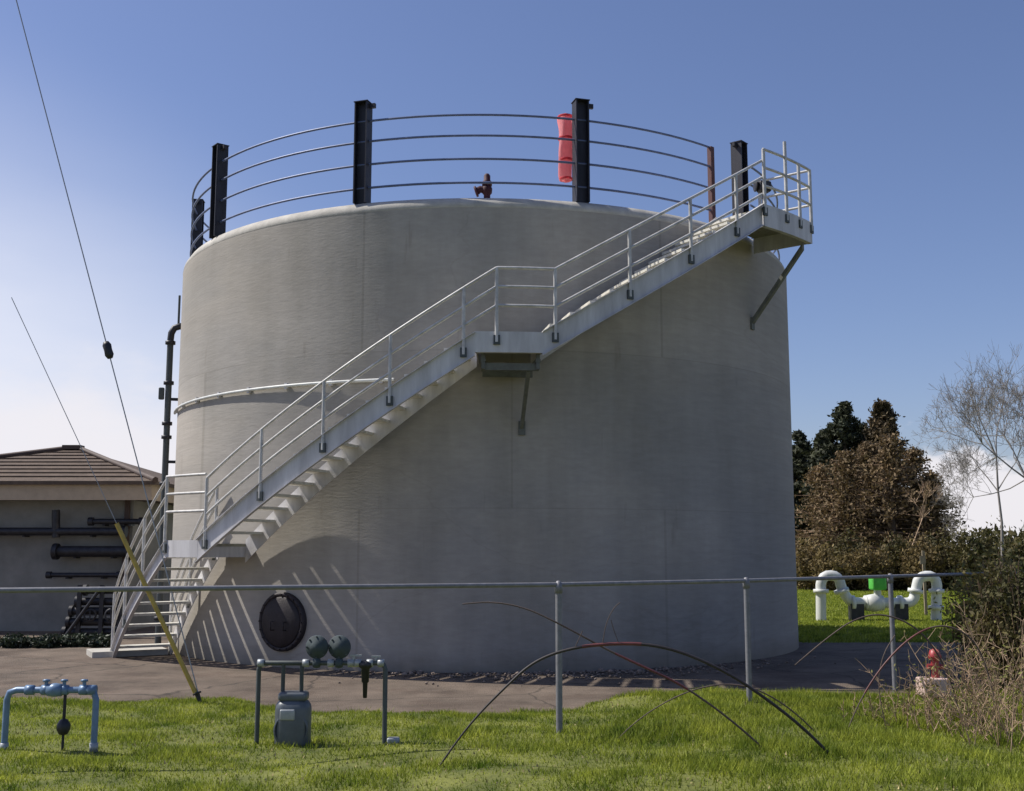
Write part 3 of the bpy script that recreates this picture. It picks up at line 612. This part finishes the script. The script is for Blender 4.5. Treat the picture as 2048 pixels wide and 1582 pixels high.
# ---------------------------------------------------------------- vegetation
def leaf_quads(C, size, flat=0.0):
    n = len(C); u = rng.normal(size=(n,3)); u /= np.linalg.norm(u, axis=1)[:,None]
    v = rng.normal(size=(n,3)); v -= (v*u).sum(1)[:,None]*u; v /= np.linalg.norm(v, axis=1)[:,None]
    if flat: u[:,2] *= (1-flat)
    s = size*rng.uniform(.5, 1.4, n)[:,None]
    V = np.stack([C-u*s, C+v*s*.45, C+u*s, C-v*s*.45], 1).reshape(-1, 3)
    return V, np.arange(4*n).reshape(-1, 4)
def seg_mesh(segs, name, m, parent, k=4):
    p0 = np.array([s[0] for s in segs]); p1 = np.array([s[1] for s in segs]); r0 = np.array([s[2] for s in segs]); r1 = np.array([s[3] for s in segs])
    t = p1-p0; t /= (np.linalg.norm(t, axis=1)[:,None]+1e-9)
    ref = np.where(np.abs(t[:,2:3]) < .9, np.array([[0,0,1.]]), np.array([[1.,0,0]])); a = np.cross(t, ref); a /= np.linalg.norm(a, axis=1)[:,None]; b = np.cross(t, a)
    n = len(segs); V = np.zeros((n, 2*k, 3))
    for i in range(k):
        g = 2*np.pi*i/k; w = a*np.cos(g)+b*np.sin(g); V[:,i] = p0+w*r0[:,None]; V[:,k+i] = p1+w*r1[:,None]
    fs = np.array([(i, (i+1) % k, k+(i+1) % k, k+i) for i in range(k)])
    return npmesh(name, V.reshape(-1,3), (np.arange(n)[:,None,None]*2*k+fs[None]).reshape(-1,4), m, parent, smooth=True)
def grow(p, d, L, r, lev, segs, tips, spread=.6, up=.25, nb=(3,4), shrink=.68):
    """recursive limbs"""
    n = 3; q = np.array(p, float); d = np.array(d, float)
    for i in range(n):
        d2 = d+rng.normal(0, .13, 3); d2[2] += up*.15; d2 /= np.linalg.norm(d2)
        e = q+d2*L/n; ra = r*(1-.45*i/n); rb = r*(1-.45*(i+1)/n); segs.append((q, e, ra, rb)); q = e; d = d2
        if lev > 0 and i > 0:
            for _ in range(rng.integers(1, 3)):
                dd = d+rng.normal(0, spread, 3); dd[2] += up; dd /= np.linalg.norm(dd)
                grow(q, dd, L*shrink*rng.uniform(.6, 1), rb*.6, lev-1, segs, tips, spread, up, nb, shrink)
    if lev == 0: tips.append(q)
    else:
        for _ in range(rng.integers(*nb)):
            dd = d+rng.normal(0, spread, 3); dd[2] += up*.6; dd /= np.linalg.norm(dd)
            grow(q, dd, L*shrink*rng.uniform(.75, 1), r*.52, lev-1, segs, tips, spread, up, nb, shrink)
def twiggy(name, x, y, h, label, cat='tree', group=None, leafm=None, leaves=3, lsize=.09, lev=4, bark='bark', twig='twig', trunk_r=.14, spread=.55, trunks=1, lean=0, rmin=.008, base=.22, jit=.25):
    t = thing(name, (x, y, 0), label, cat, group); segs = []; tips = []; tr = []
    for k in range(trunks):
        d = np.array([rng.normal(0, .12)+(.18*(k-(trunks-1)/2)), rng.normal(0, .12), 1.0]); d /= np.linalg.norm(d)
        q = np.array([x+.2*(k-(trunks-1)/2), y, -.05]); tp = []
        nseg = 4; Lt = h*base
        for i in range(nseg):
            e = q+(d+rng.normal(0, .05, 3))*Lt/nseg; tr.append((q, e, trunk_r*(1-.1*i), trunk_r*(1-.1*(i+1)))); q = e
        grow(q, d, h*.30, trunk_r*.6, lev, segs, tips, spread, .28)
    tips = np.array(tips); zs = np.array([s[1][2] for s in segs]); f = h/zs.max()
    b0_ = h*base
    def fit(p): p = np.array(p, float); p[2] = p[2] if p[2] < b0_ else b0_+(p[2]-b0_)*(h-b0_)/(zs.max()-b0_); return p
    segs = [(fit(a), fit(b), max(r0, rmin), max(r1, rmin*.7)) for a, b, r0, r1 in segs]; tips = np.array([fit(p) for p in tips])
    seg_mesh(tr, 'trunk', M[bark], t, 8); seg_mesh(segs, 'branches', M[twig], t, 3)
    if leafm:
        C = np.repeat(tips, leaves, 0)+rng.normal(0, jit, (len(tips)*leaves, 3)); C[:,2] = np.clip(C[:,2], .2, h*1.02)
        V, Fa = leaf_quads(C, lsize); npmesh('foliage', V, Fa, M[leafm], t)
    return t
def conifer(x, y, h, w, label, group, m='conif', n=22000, ragged=.3, low=.04, ex=.72, name='conifer_tree', leaf=.13, twigm='bark', nb=150):
    t = thing(name, (x, y, 0), label, 'tree', group)
    seg_mesh([((x,y,-.1),(x,y,h*.5),w*.07,w*.045),((x,y,h*.5),(x,y,h*.98),w*.045,.015)], 'trunk', M['bark'], t, 8)
    zb_ = np.sort(rng.uniform(low, .985, nb))**.9; ang = rng.uniform(0, 2*np.pi, nb); le = w*(1-zb_)**ex*rng.uniform(1-ragged, 1+ragged*.6, nb)+.10
    segs = []; C = []
    per = n//nb
    for z, a_, l in zip(zb_, ang, le):
        d = np.array([np.cos(a_), np.sin(a_), rng.uniform(-.15, .25)]); b_ = np.array([x, y, z*h]); e = b_+d*l; segs.append((b_, e, .035, .008))
        s = rng.uniform(.1, 1.05, per)**.7; c = b_+d*l*s[:,None]; c += rng.normal(0, 1, (per,3))*np.array([.24,.24,.16])*(.5+.5*l/w); C.append(c)
    seg_mesh(segs, 'limbs', M[twigm], t, 3)
    V, Fa = leaf_quads(np.concatenate(C), leaf); npmesh('foliage', V, Fa, M[m], t); return t
def bush(name, x, y, w, d, h, label, cat, group, m='shrub', n=4000, size=.07, stem='twig', ns=40):
    t = thing(name, (x, y, 0), label, cat, group); segs = []; C = []
    for _ in range(ns):
        a_ = rng.uniform(0, 2*np.pi); rr_ = np.sqrt(rng.uniform(0, 1)); tip = np.array([x+w/2*rr_*np.cos(a_), y+d/2*rr_*np.sin(a_), h*(1-.45*rr_**2)*rng.uniform(.6, 1.08)])
        b_ = np.array([x+(tip[0]-x)*.35, y+(tip[1]-y)*.35, -.03]); mid = (b_+tip)/2+rng.normal(0, .06, 3)*h; segs += [(b_, mid, .02, .012), (mid, tip, .012, .005)]
        k = n//ns; s = rng.uniform(.15, 1.05, k)[:,None]; C.append(np.where(s < .5, b_+(mid-b_)*s*2, mid+(tip-mid)*(s-.5)*2)+rng.normal(0, 1, (k,3))*np.array([w,d,h])*.07)
    seg_mesh(segs, 'stems', M[stem], t, 3); C = np.concatenate(C); C[:,2] = np.maximum(C[:,2], .02)
    V, Fa = leaf_quads(C, size); npmesh('foliage', V, Fa, M[m], t); return t

def gxy(px, Y): return (px-1024)/F*Y*1.0
def hh(py, Y): return EYE+(1102-py)/F*Y*1.0
# conifers behind the tank's right side
G1 = 'conifers beyond the far lawn'
for px, Y_, py, w, lab, m in ((1602, 62, 866, 3.0, 'dark conifer half hidden by the right edge of the tank', 'conif'), (1655, 61, 862, 3.0, 'shorter dark conifer second from the tank edge', 'conif'),
    (1692, 60, 806, 3.6, 'tallest dark conifer with a ragged double top', 'conif'), (1722, 63, 850, 2.8, 'dark conifer wedged between the two tallest tops', 'conif'), (1770, 59, 804, 3.0, 'pointed tall brownish conifer right of the ragged double top', 'conif2')):
    conifer(gxy(px, Y_), Y_, hh(py, Y_), w, lab, G1, m, ex=.9)
G2 = 'brown bare-twigged trees in front of the conifers'
for px, Y_, py, w, lab in ((1640, 57, 935, 1.9, 'brown bare-twigged tree nearest the tank'), (1690, 55, 905, 2.0, 'brown bare-twigged tree below the ragged double top'), (1738, 56, 885, 1.9, 'brown bare-twigged tree below the conifer gap'),
    (1782, 54, 872, 2.2, 'tallest brown bare-twigged tree'), (1828, 55, 900, 1.9, 'brown bare-twigged tree second from the white cloud'), (1862, 54, 950, 1.5, 'low brown bare-twigged tree beside the white cloud')):
    conifer(gxy(px, Y_), Y_, hh(py, Y_), w, lab, G2, 'twigleaf', n=5200, ragged=.85, low=.08, ex=.6, name='bare_tree', leaf=.10, twigm='twig', nb=260)
twiggy('slender_tree', gxy(1798, 51), 51, hh(960, 51), 'slender pale-trunked young tree before the brown trees', bark='palebark', twig='straw', lev=3, trunk_r=.06, spread=.4, rmin=.012, base=.4)
twiggy('bare_tree', gxy(2075, 30), 30, hh(700, 30), 'second leafless tree half cut by the right edge', lev=5, trunk_r=.10, spread=.75, rmin=.004, base=.18, twig='greytwig')
twiggy('bare_tree', gxy(2000, 33), 33, hh(650, 33), 'tall leafless grey tree standing whole near the right edge', lev=4, trunk_r=.09, spread=.70, rmin=.004, base=.20, twig='greytwig')
G3 = 'shrubs at the back of the far lawn'
sh = [(1615,50,1085,'shrubtan','tan dry shrub right against the tank edge'),(1660,49,1095,'shrubtan','tan shrub left of the dark green shrub'),(1690,50,1065,'shrub','dark green shrub between tan shrubs'),(1735,49,1090,'shrubtan','tan shrub behind the green valve cover'),
      (1785,50,1075,'shrub','olive shrub below the pale trunk'),(1835,49,1080,'shrubtan','tan shrub behind the marker stake'),(1880,50,1062,'shrub','olive shrub below the white cloud'),(1930,48,1060,'shrub','wide olive shrub second from the right edge'),(1985,48,1050,'shrub','olive shrub at the right edge of the lawn'),(2040,48,1050,'shrub','last olive shrub cut by the right edge')]
for px, Y_, py, m, lab in sh:
    bush('shrub', gxy(px, Y_), Y_, 1.9, 1.5, hh(py, Y_), lab, 'shrub', G3, m, 4500, .085)
# distant woodland closing the horizon
n = 26000; xs = rng.uniform(-120, 120, n); top_ = 3.6+1.6*np.sin(xs*.11)+1.0*np.sin(xs*.37+1)+.6*np.sin(xs*.9)
C = np.stack([xs, rng.uniform(118, 128, n), rng.uniform(0, 1, n)**.8*top_], 1); V, Fa = leaf_quads(C, .45)
tag(npmesh('distant_woodland', V, Fa, M['shrub']), 'distant low woodland closing the horizon', 'woodland', kind='stuff')
# dark low ground plants by the building
G4 = 'dark evergreen shrubs by the building'
for px, lab in ((60,'dark low evergreen shrub at the left edge'),(118,'dark low evergreen shrub in front of the grey wall'),(165,'dark low evergreen shrub before the steel steps'),(212,'dark low evergreen shrub nearest the stairway foot')):
    bush('low_shrub', gxy(px, 20.6), 20.6+rng.uniform(-.2,.2), .6, .5, .22, lab, 'shrub', G4, 'ivy', 2600, .04)
# right side thickets
bush('hedge_bush', gxy(1985, 15.5), 15.5, 1.3, 1.6, 1.75, 'tall olive brown bush behind the brambles at the right', 'bush', None, 'dryleaf', 9000, .035, ns=90)
bush('hedge_bush', gxy(2010, 14), 14, 1.3, 1.5, 1.65, 'dark olive bush filling the right edge', 'bush', None, 'shrub', 9000, .035, ns=90)
def stalks(name, x, y, w, h, n, label, cat, group):
    t = thing(name, (x, y, 0), label, cat, group); segs = []; C = []
    for _ in range(n):
        b_ = np.array([x+rng.normal(0, w*.3), y+rng.normal(0, w*.3), -.02]); L = h*rng.uniform(.45, 1.05); d = np.array([rng.normal(0, .35), rng.normal(0, .3), 1.0]); q = b_
        bend = rng.normal(0, .25, 3); bend[2] = -abs(bend[2])*.6
        for i in range(5):
            d2 = d+bend*i*.28; d2 /= np.linalg.norm(d2); e = q+d2*L/5; segs.append((q, e, .006*(1-.13*i), .006*(1-.13*(i+1))))
            if i > 0:
                for _k in range(2):
                    tw = d2+rng.normal(0, .7, 3); tw /= np.linalg.norm(tw); s_ = e+tw*L*rng.uniform(.06, .2); segs.append((e, s_, .0035, .002)); C.append(s_); C.append(e+(s_-e)*.6)
            q = e
    seg_mesh(segs, 'stems', M['straw'], t, 3)
    C = np.repeat(np.array(C), 1, 0)+rng.normal(0, .015, (len(C), 3)); C = C[rng.uniform(0,1,len(C)) < .55]; V, Fa = leaf_quads(C, .018); npmesh('leaves', V, Fa, M['dryleaf'], t); return t
G5 = 'dry weed clumps at the lower right'
for px, Y_, w, h, n_, lab in ((1745,11.0,.5,.36,18,'low dry weed clump farthest left beside the last fence post'),(1800,11.4,.6,.50,24,'pale dry weed clump right of the fence post'),(1862,10.6,.7,.62,30,'dense straw weed clump in front of the red standpipe'),
    (1915,11.6,.7,.9,36,'tall straw weed clump behind the densest one'),(1950,9.9,.6,.85,30,'nearest straw weed clump at the lower right'),(1995,10.6,.8,1.2,60,'tallest straw weed clump at the right edge')):
    stalks('dry_weeds', gxy(px, Y_), Y_, w, h, n_, lab, 'weeds', G5)
# bramble canes in the foreground
G6 = 'arching bramble canes in the foreground'
def cane(pts, Yd, r, lab, red=None, twigs=(), m='cane'):
    v = smooth([at(px, py, Yd+.0) for px, py in pts], 3); t = thing('bramble_cane', (v[0].x, Yd, 0), lab, 'bramble', G6)
    n = len(v); rs = [r*(.55+.45*min(1, i/(n*.5))) if m != 'x' else r for i in range(n)]
    if red:
        i0, i1 = int(red[0]*n), int(red[1]*n); MB().tube(v[i0:i1], r*1.12, 6).build('red_stem', M['canered'], t)
    for tw in twigs:
        MB().tube(smooth([at(px, py, Yd) for px, py in tw], 2), [.0035]*len(smooth([at(px, py, Yd) for px, py in tw], 2)), 5).build('twig', M['canebrown'], t)
    mb = MB(); mb.tube(v, rs, 6)
    for i in range(6, n-4, max(2, n//22)):
        q = v[i]; a_ = random.uniform(0, 6.28); mb.tube([q, q+Vector((math.cos(a_), .3, math.sin(a_)))*(r+.012)], [.003,.0006], 4)
    mb.build('stem', M[m], t)
    return t
cane([(860,1560),(915,1480),(960,1425),(1010,1375),(1060,1328),(1118,1302),(1200,1287),(1320,1288),(1440,1335),(1530,1395),(1610,1458),(1680,1530),(1730,1575)], 9.0, .0120, 'thick black bramble cane arching highest past the first fence post', (.47,.56), [[(1205,1288),(1212,1245),(1228,1215),(1240,1205)],[(1238,1288),(1228,1262),(1222,1240)],[(1150,1295),(1165,1262)]])
cane([(925,1208),(985,1203),(1050,1215),(1110,1243),(1170,1275),(1225,1305),(1290,1335),(1355,1365),(1420,1408),(1480,1455),(1530,1500),(1600,1570)], 9.3, .0085, 'thinner brown bramble cane dropping rightward with a red middle', (.46,.66), (), 'canebrown')
cane([(1590,1330),(1625,1300),(1665,1268),(1705,1240),(1760,1225),(1830,1250),(1880,1310),(1915,1400),(1930,1500)], 11.0, .008, 'thin brown bramble cane crossing before the white manifold', None, (), 'canebrown')

cane([(1180,1560),(1230,1480),(1300,1420),(1390,1375),(1480,1365),(1560,1400),(1640,1470),(1700,1560)], 10.0, .006, 'low thin brown bramble cane between the second and third fence posts', None, (), 'canebrown')
cane([(1660,1560),(1690,1470),(1730,1380),(1790,1300),(1850,1255),(1905,1250),(1960,1290),(1990,1400)], 10.2, .0075, 'reddish bramble cane arching over the dry weeds at the right', (.3,.6), (), 'canebrown')
cane([(1800,1560),(1770,1450),(1755,1370),(1765,1310),(1790,1270)], 10.6, .005, 'short upright bramble shoot beside the third fence post', None, (), 'canebrown')

# ---------------------------------------------------------------- light, sky, camera
SUN_EL, BACK = 50, 13
az = Vector((-math.cos(R(BACK)), math.sin(R(BACK)), 0)); sd = Vector((az.x*math.cos(R(SUN_EL)), az.y*math.cos(R(SUN_EL)), math.sin(R(SUN_EL))))
sl = bpy.data.lights.new('sun', 'SUN'); sl.energy = 4.2; sl.angle = R(.55); sl.color = (1, .95, .86)
so = bpy.data.objects.new('sun', sl); COL.objects.link(so); so.rotation_euler = (-sd).to_track_quat('-Z', 'Y').to_euler()
W = bpy.data.worlds.new('World'); S.world = W; W.use_nodes = True; nt = W.node_tree; N = nt.nodes; L = nt.links
sky = N.new('ShaderNodeTexSky'); sky.sky_type = 'NISHITA'; sky.sun_disc = False; sky.sun_elevation = R(SUN_EL)
sky.sun_rotation = math.atan2(sd.x, sd.y); sky.air_density = 1.0; sky.dust_density = .9; sky.ozone_density = 2.0; sky.altitude = 0
bg = N['Background']; bg.inputs[1].default_value = .10
tc = N.new('ShaderNodeTexCoord')
def vdot(v):
    d = N.new('ShaderNodeVectorMath'); d.operation = 'DOT_PRODUCT'; L.new(tc.outputs['Generated'], d.inputs[0]); d.inputs[1].default_value = v; return d.outputs['Value']
def mrange(f, a, b, c, d_):
    m_ = N.new('ShaderNodeMapRange'); m_.interpolation_type = 'SMOOTHERSTEP'; L.new(f, m_.inputs[0])
    for k_, v_ in zip((1,2,3,4), (a,b,c,d_)): m_.inputs[k_].default_value = v_
    return m_.outputs[0]
# thin haze that thickens towards the low bright side of the sky
hz = mrange(vdot(Vector((-.55,.80,-.25)).normalized()), .745, .985, 0, 1)
nz = N.new('ShaderNodeTexNoise'); nz.inputs['Scale'].default_value = 3; nz.inputs['Detail'].default_value = 5
mp = N.new('ShaderNodeMapping'); mp.inputs['Scale'].default_value = (1,1,3.5); L.new(tc.outputs['Generated'], mp.inputs[0]); L.new(mp.outputs[0], nz.inputs['Vector'])
nm = N.new('ShaderNodeMath'); nm.operation = 'MULTIPLY_ADD'; nm.inputs[1].default_value = .7; nm.inputs[2].default_value = .62; L.new(nz.outputs['Fac'], nm.inputs[0])
hm = N.new('ShaderNodeMath'); hm.operation = 'MULTIPLY'; hm.use_clamp = True; L.new(hz, hm.inputs[0]); L.new(nm.outputs[0], hm.inputs[1])
tint = N.new('ShaderNodeMix'); tint.data_type = 'RGBA'; tint.blend_type = 'MULTIPLY'; tint.inputs[0].default_value = 1; tint.inputs[7].default_value = (.79,.77,.92,1); L.new(sky.outputs[0], tint.inputs[6])
mx = N.new('ShaderNodeMix'); mx.data_type = 'RGBA'; L.new(hm.outputs[0], mx.inputs[0]); L.new(tint.outputs[2], mx.inputs[6]); mx.inputs[7].default_value = (6.9,7.0,7.7,1)
# low bank of bright cloud near the horizon, heaviest at the left and a small heap at the right
sx = N.new('ShaderNodeSeparateXYZ'); L.new(tc.outputs['Generated'], sx.inputs[0])
n2 = N.new('ShaderNodeTexNoise'); n2.inputs['Scale'].default_value = 9; n2.inputs['Detail'].default_value = 7; n2.inputs['Roughness'].default_value = .6
mp2 = N.new('ShaderNodeMapping'); mp2.inputs['Scale'].default_value = (1,1,2.2); L.new(tc.outputs['Generated'], mp2.inputs[0]); L.new(mp2.outputs[0], n2.inputs['Vector'])
def mth(op, a, b):
    q = N.new('ShaderNodeMath'); q.operation = op
    for i_, v_ in enumerate((a, b)):
        if isinstance(v_, (int, float)): q.inputs[i_].default_value = v_
        else: L.new(v_, q.inputs[i_])
    return q.outputs[0]
nn_ = mth('MULTIPLY', mth('SUBTRACT', n2.outputs['Fac'], .5), .16)
z_ = mth('SUBTRACT', sx.outputs[2], nn_)
left = mth('MULTIPLY', mrange(z_, .17, .07, 0, 1), mrange(sx.outputs[0], -.12, -.32, 0, 1))
right = mth('MULTIPLY', mrange(z_, .088, .062, 0, 1), mrange(mth('ADD', sx.outputs[0], nn_), .315, .350, 0, 1))
cm = mth('MINIMUM', mth('ADD', mth('MULTIPLY', left, .85), mth('MULTIPLY', right, .95)), 1.0)
m3 = N.new('ShaderNodeMix'); m3.data_type = 'RGBA'; L.new(cm, m3.inputs[0]); L.new(mx.outputs[2], m3.inputs[6]); m3.inputs[7].default_value = (6.9,6.7,7.0,1)
L.new(m3.outputs[2], bg.inputs[0])
S.view_settings.view_transform = 'Standard'; S.view_settings.look = 'None'; S.view_settings.exposure = 0.35; S.view_settings.gamma = 1
cam = bpy.data.cameras.new('camera'); co = bpy.data.objects.new('camera', cam); COL.objects.link(co)
co.location = (0, 0, EYE); co.rotation_euler = (math.pi/2+TH, 0, 0); cam.sensor_width = 36; cam.lens = F/2048*36; cam.clip_end = 3000; cam.clip_start = .1
S.camera = co; S.render.resolution_x = 1024; S.render.resolution_y = 791
S.render.engine = 'CYCLES'
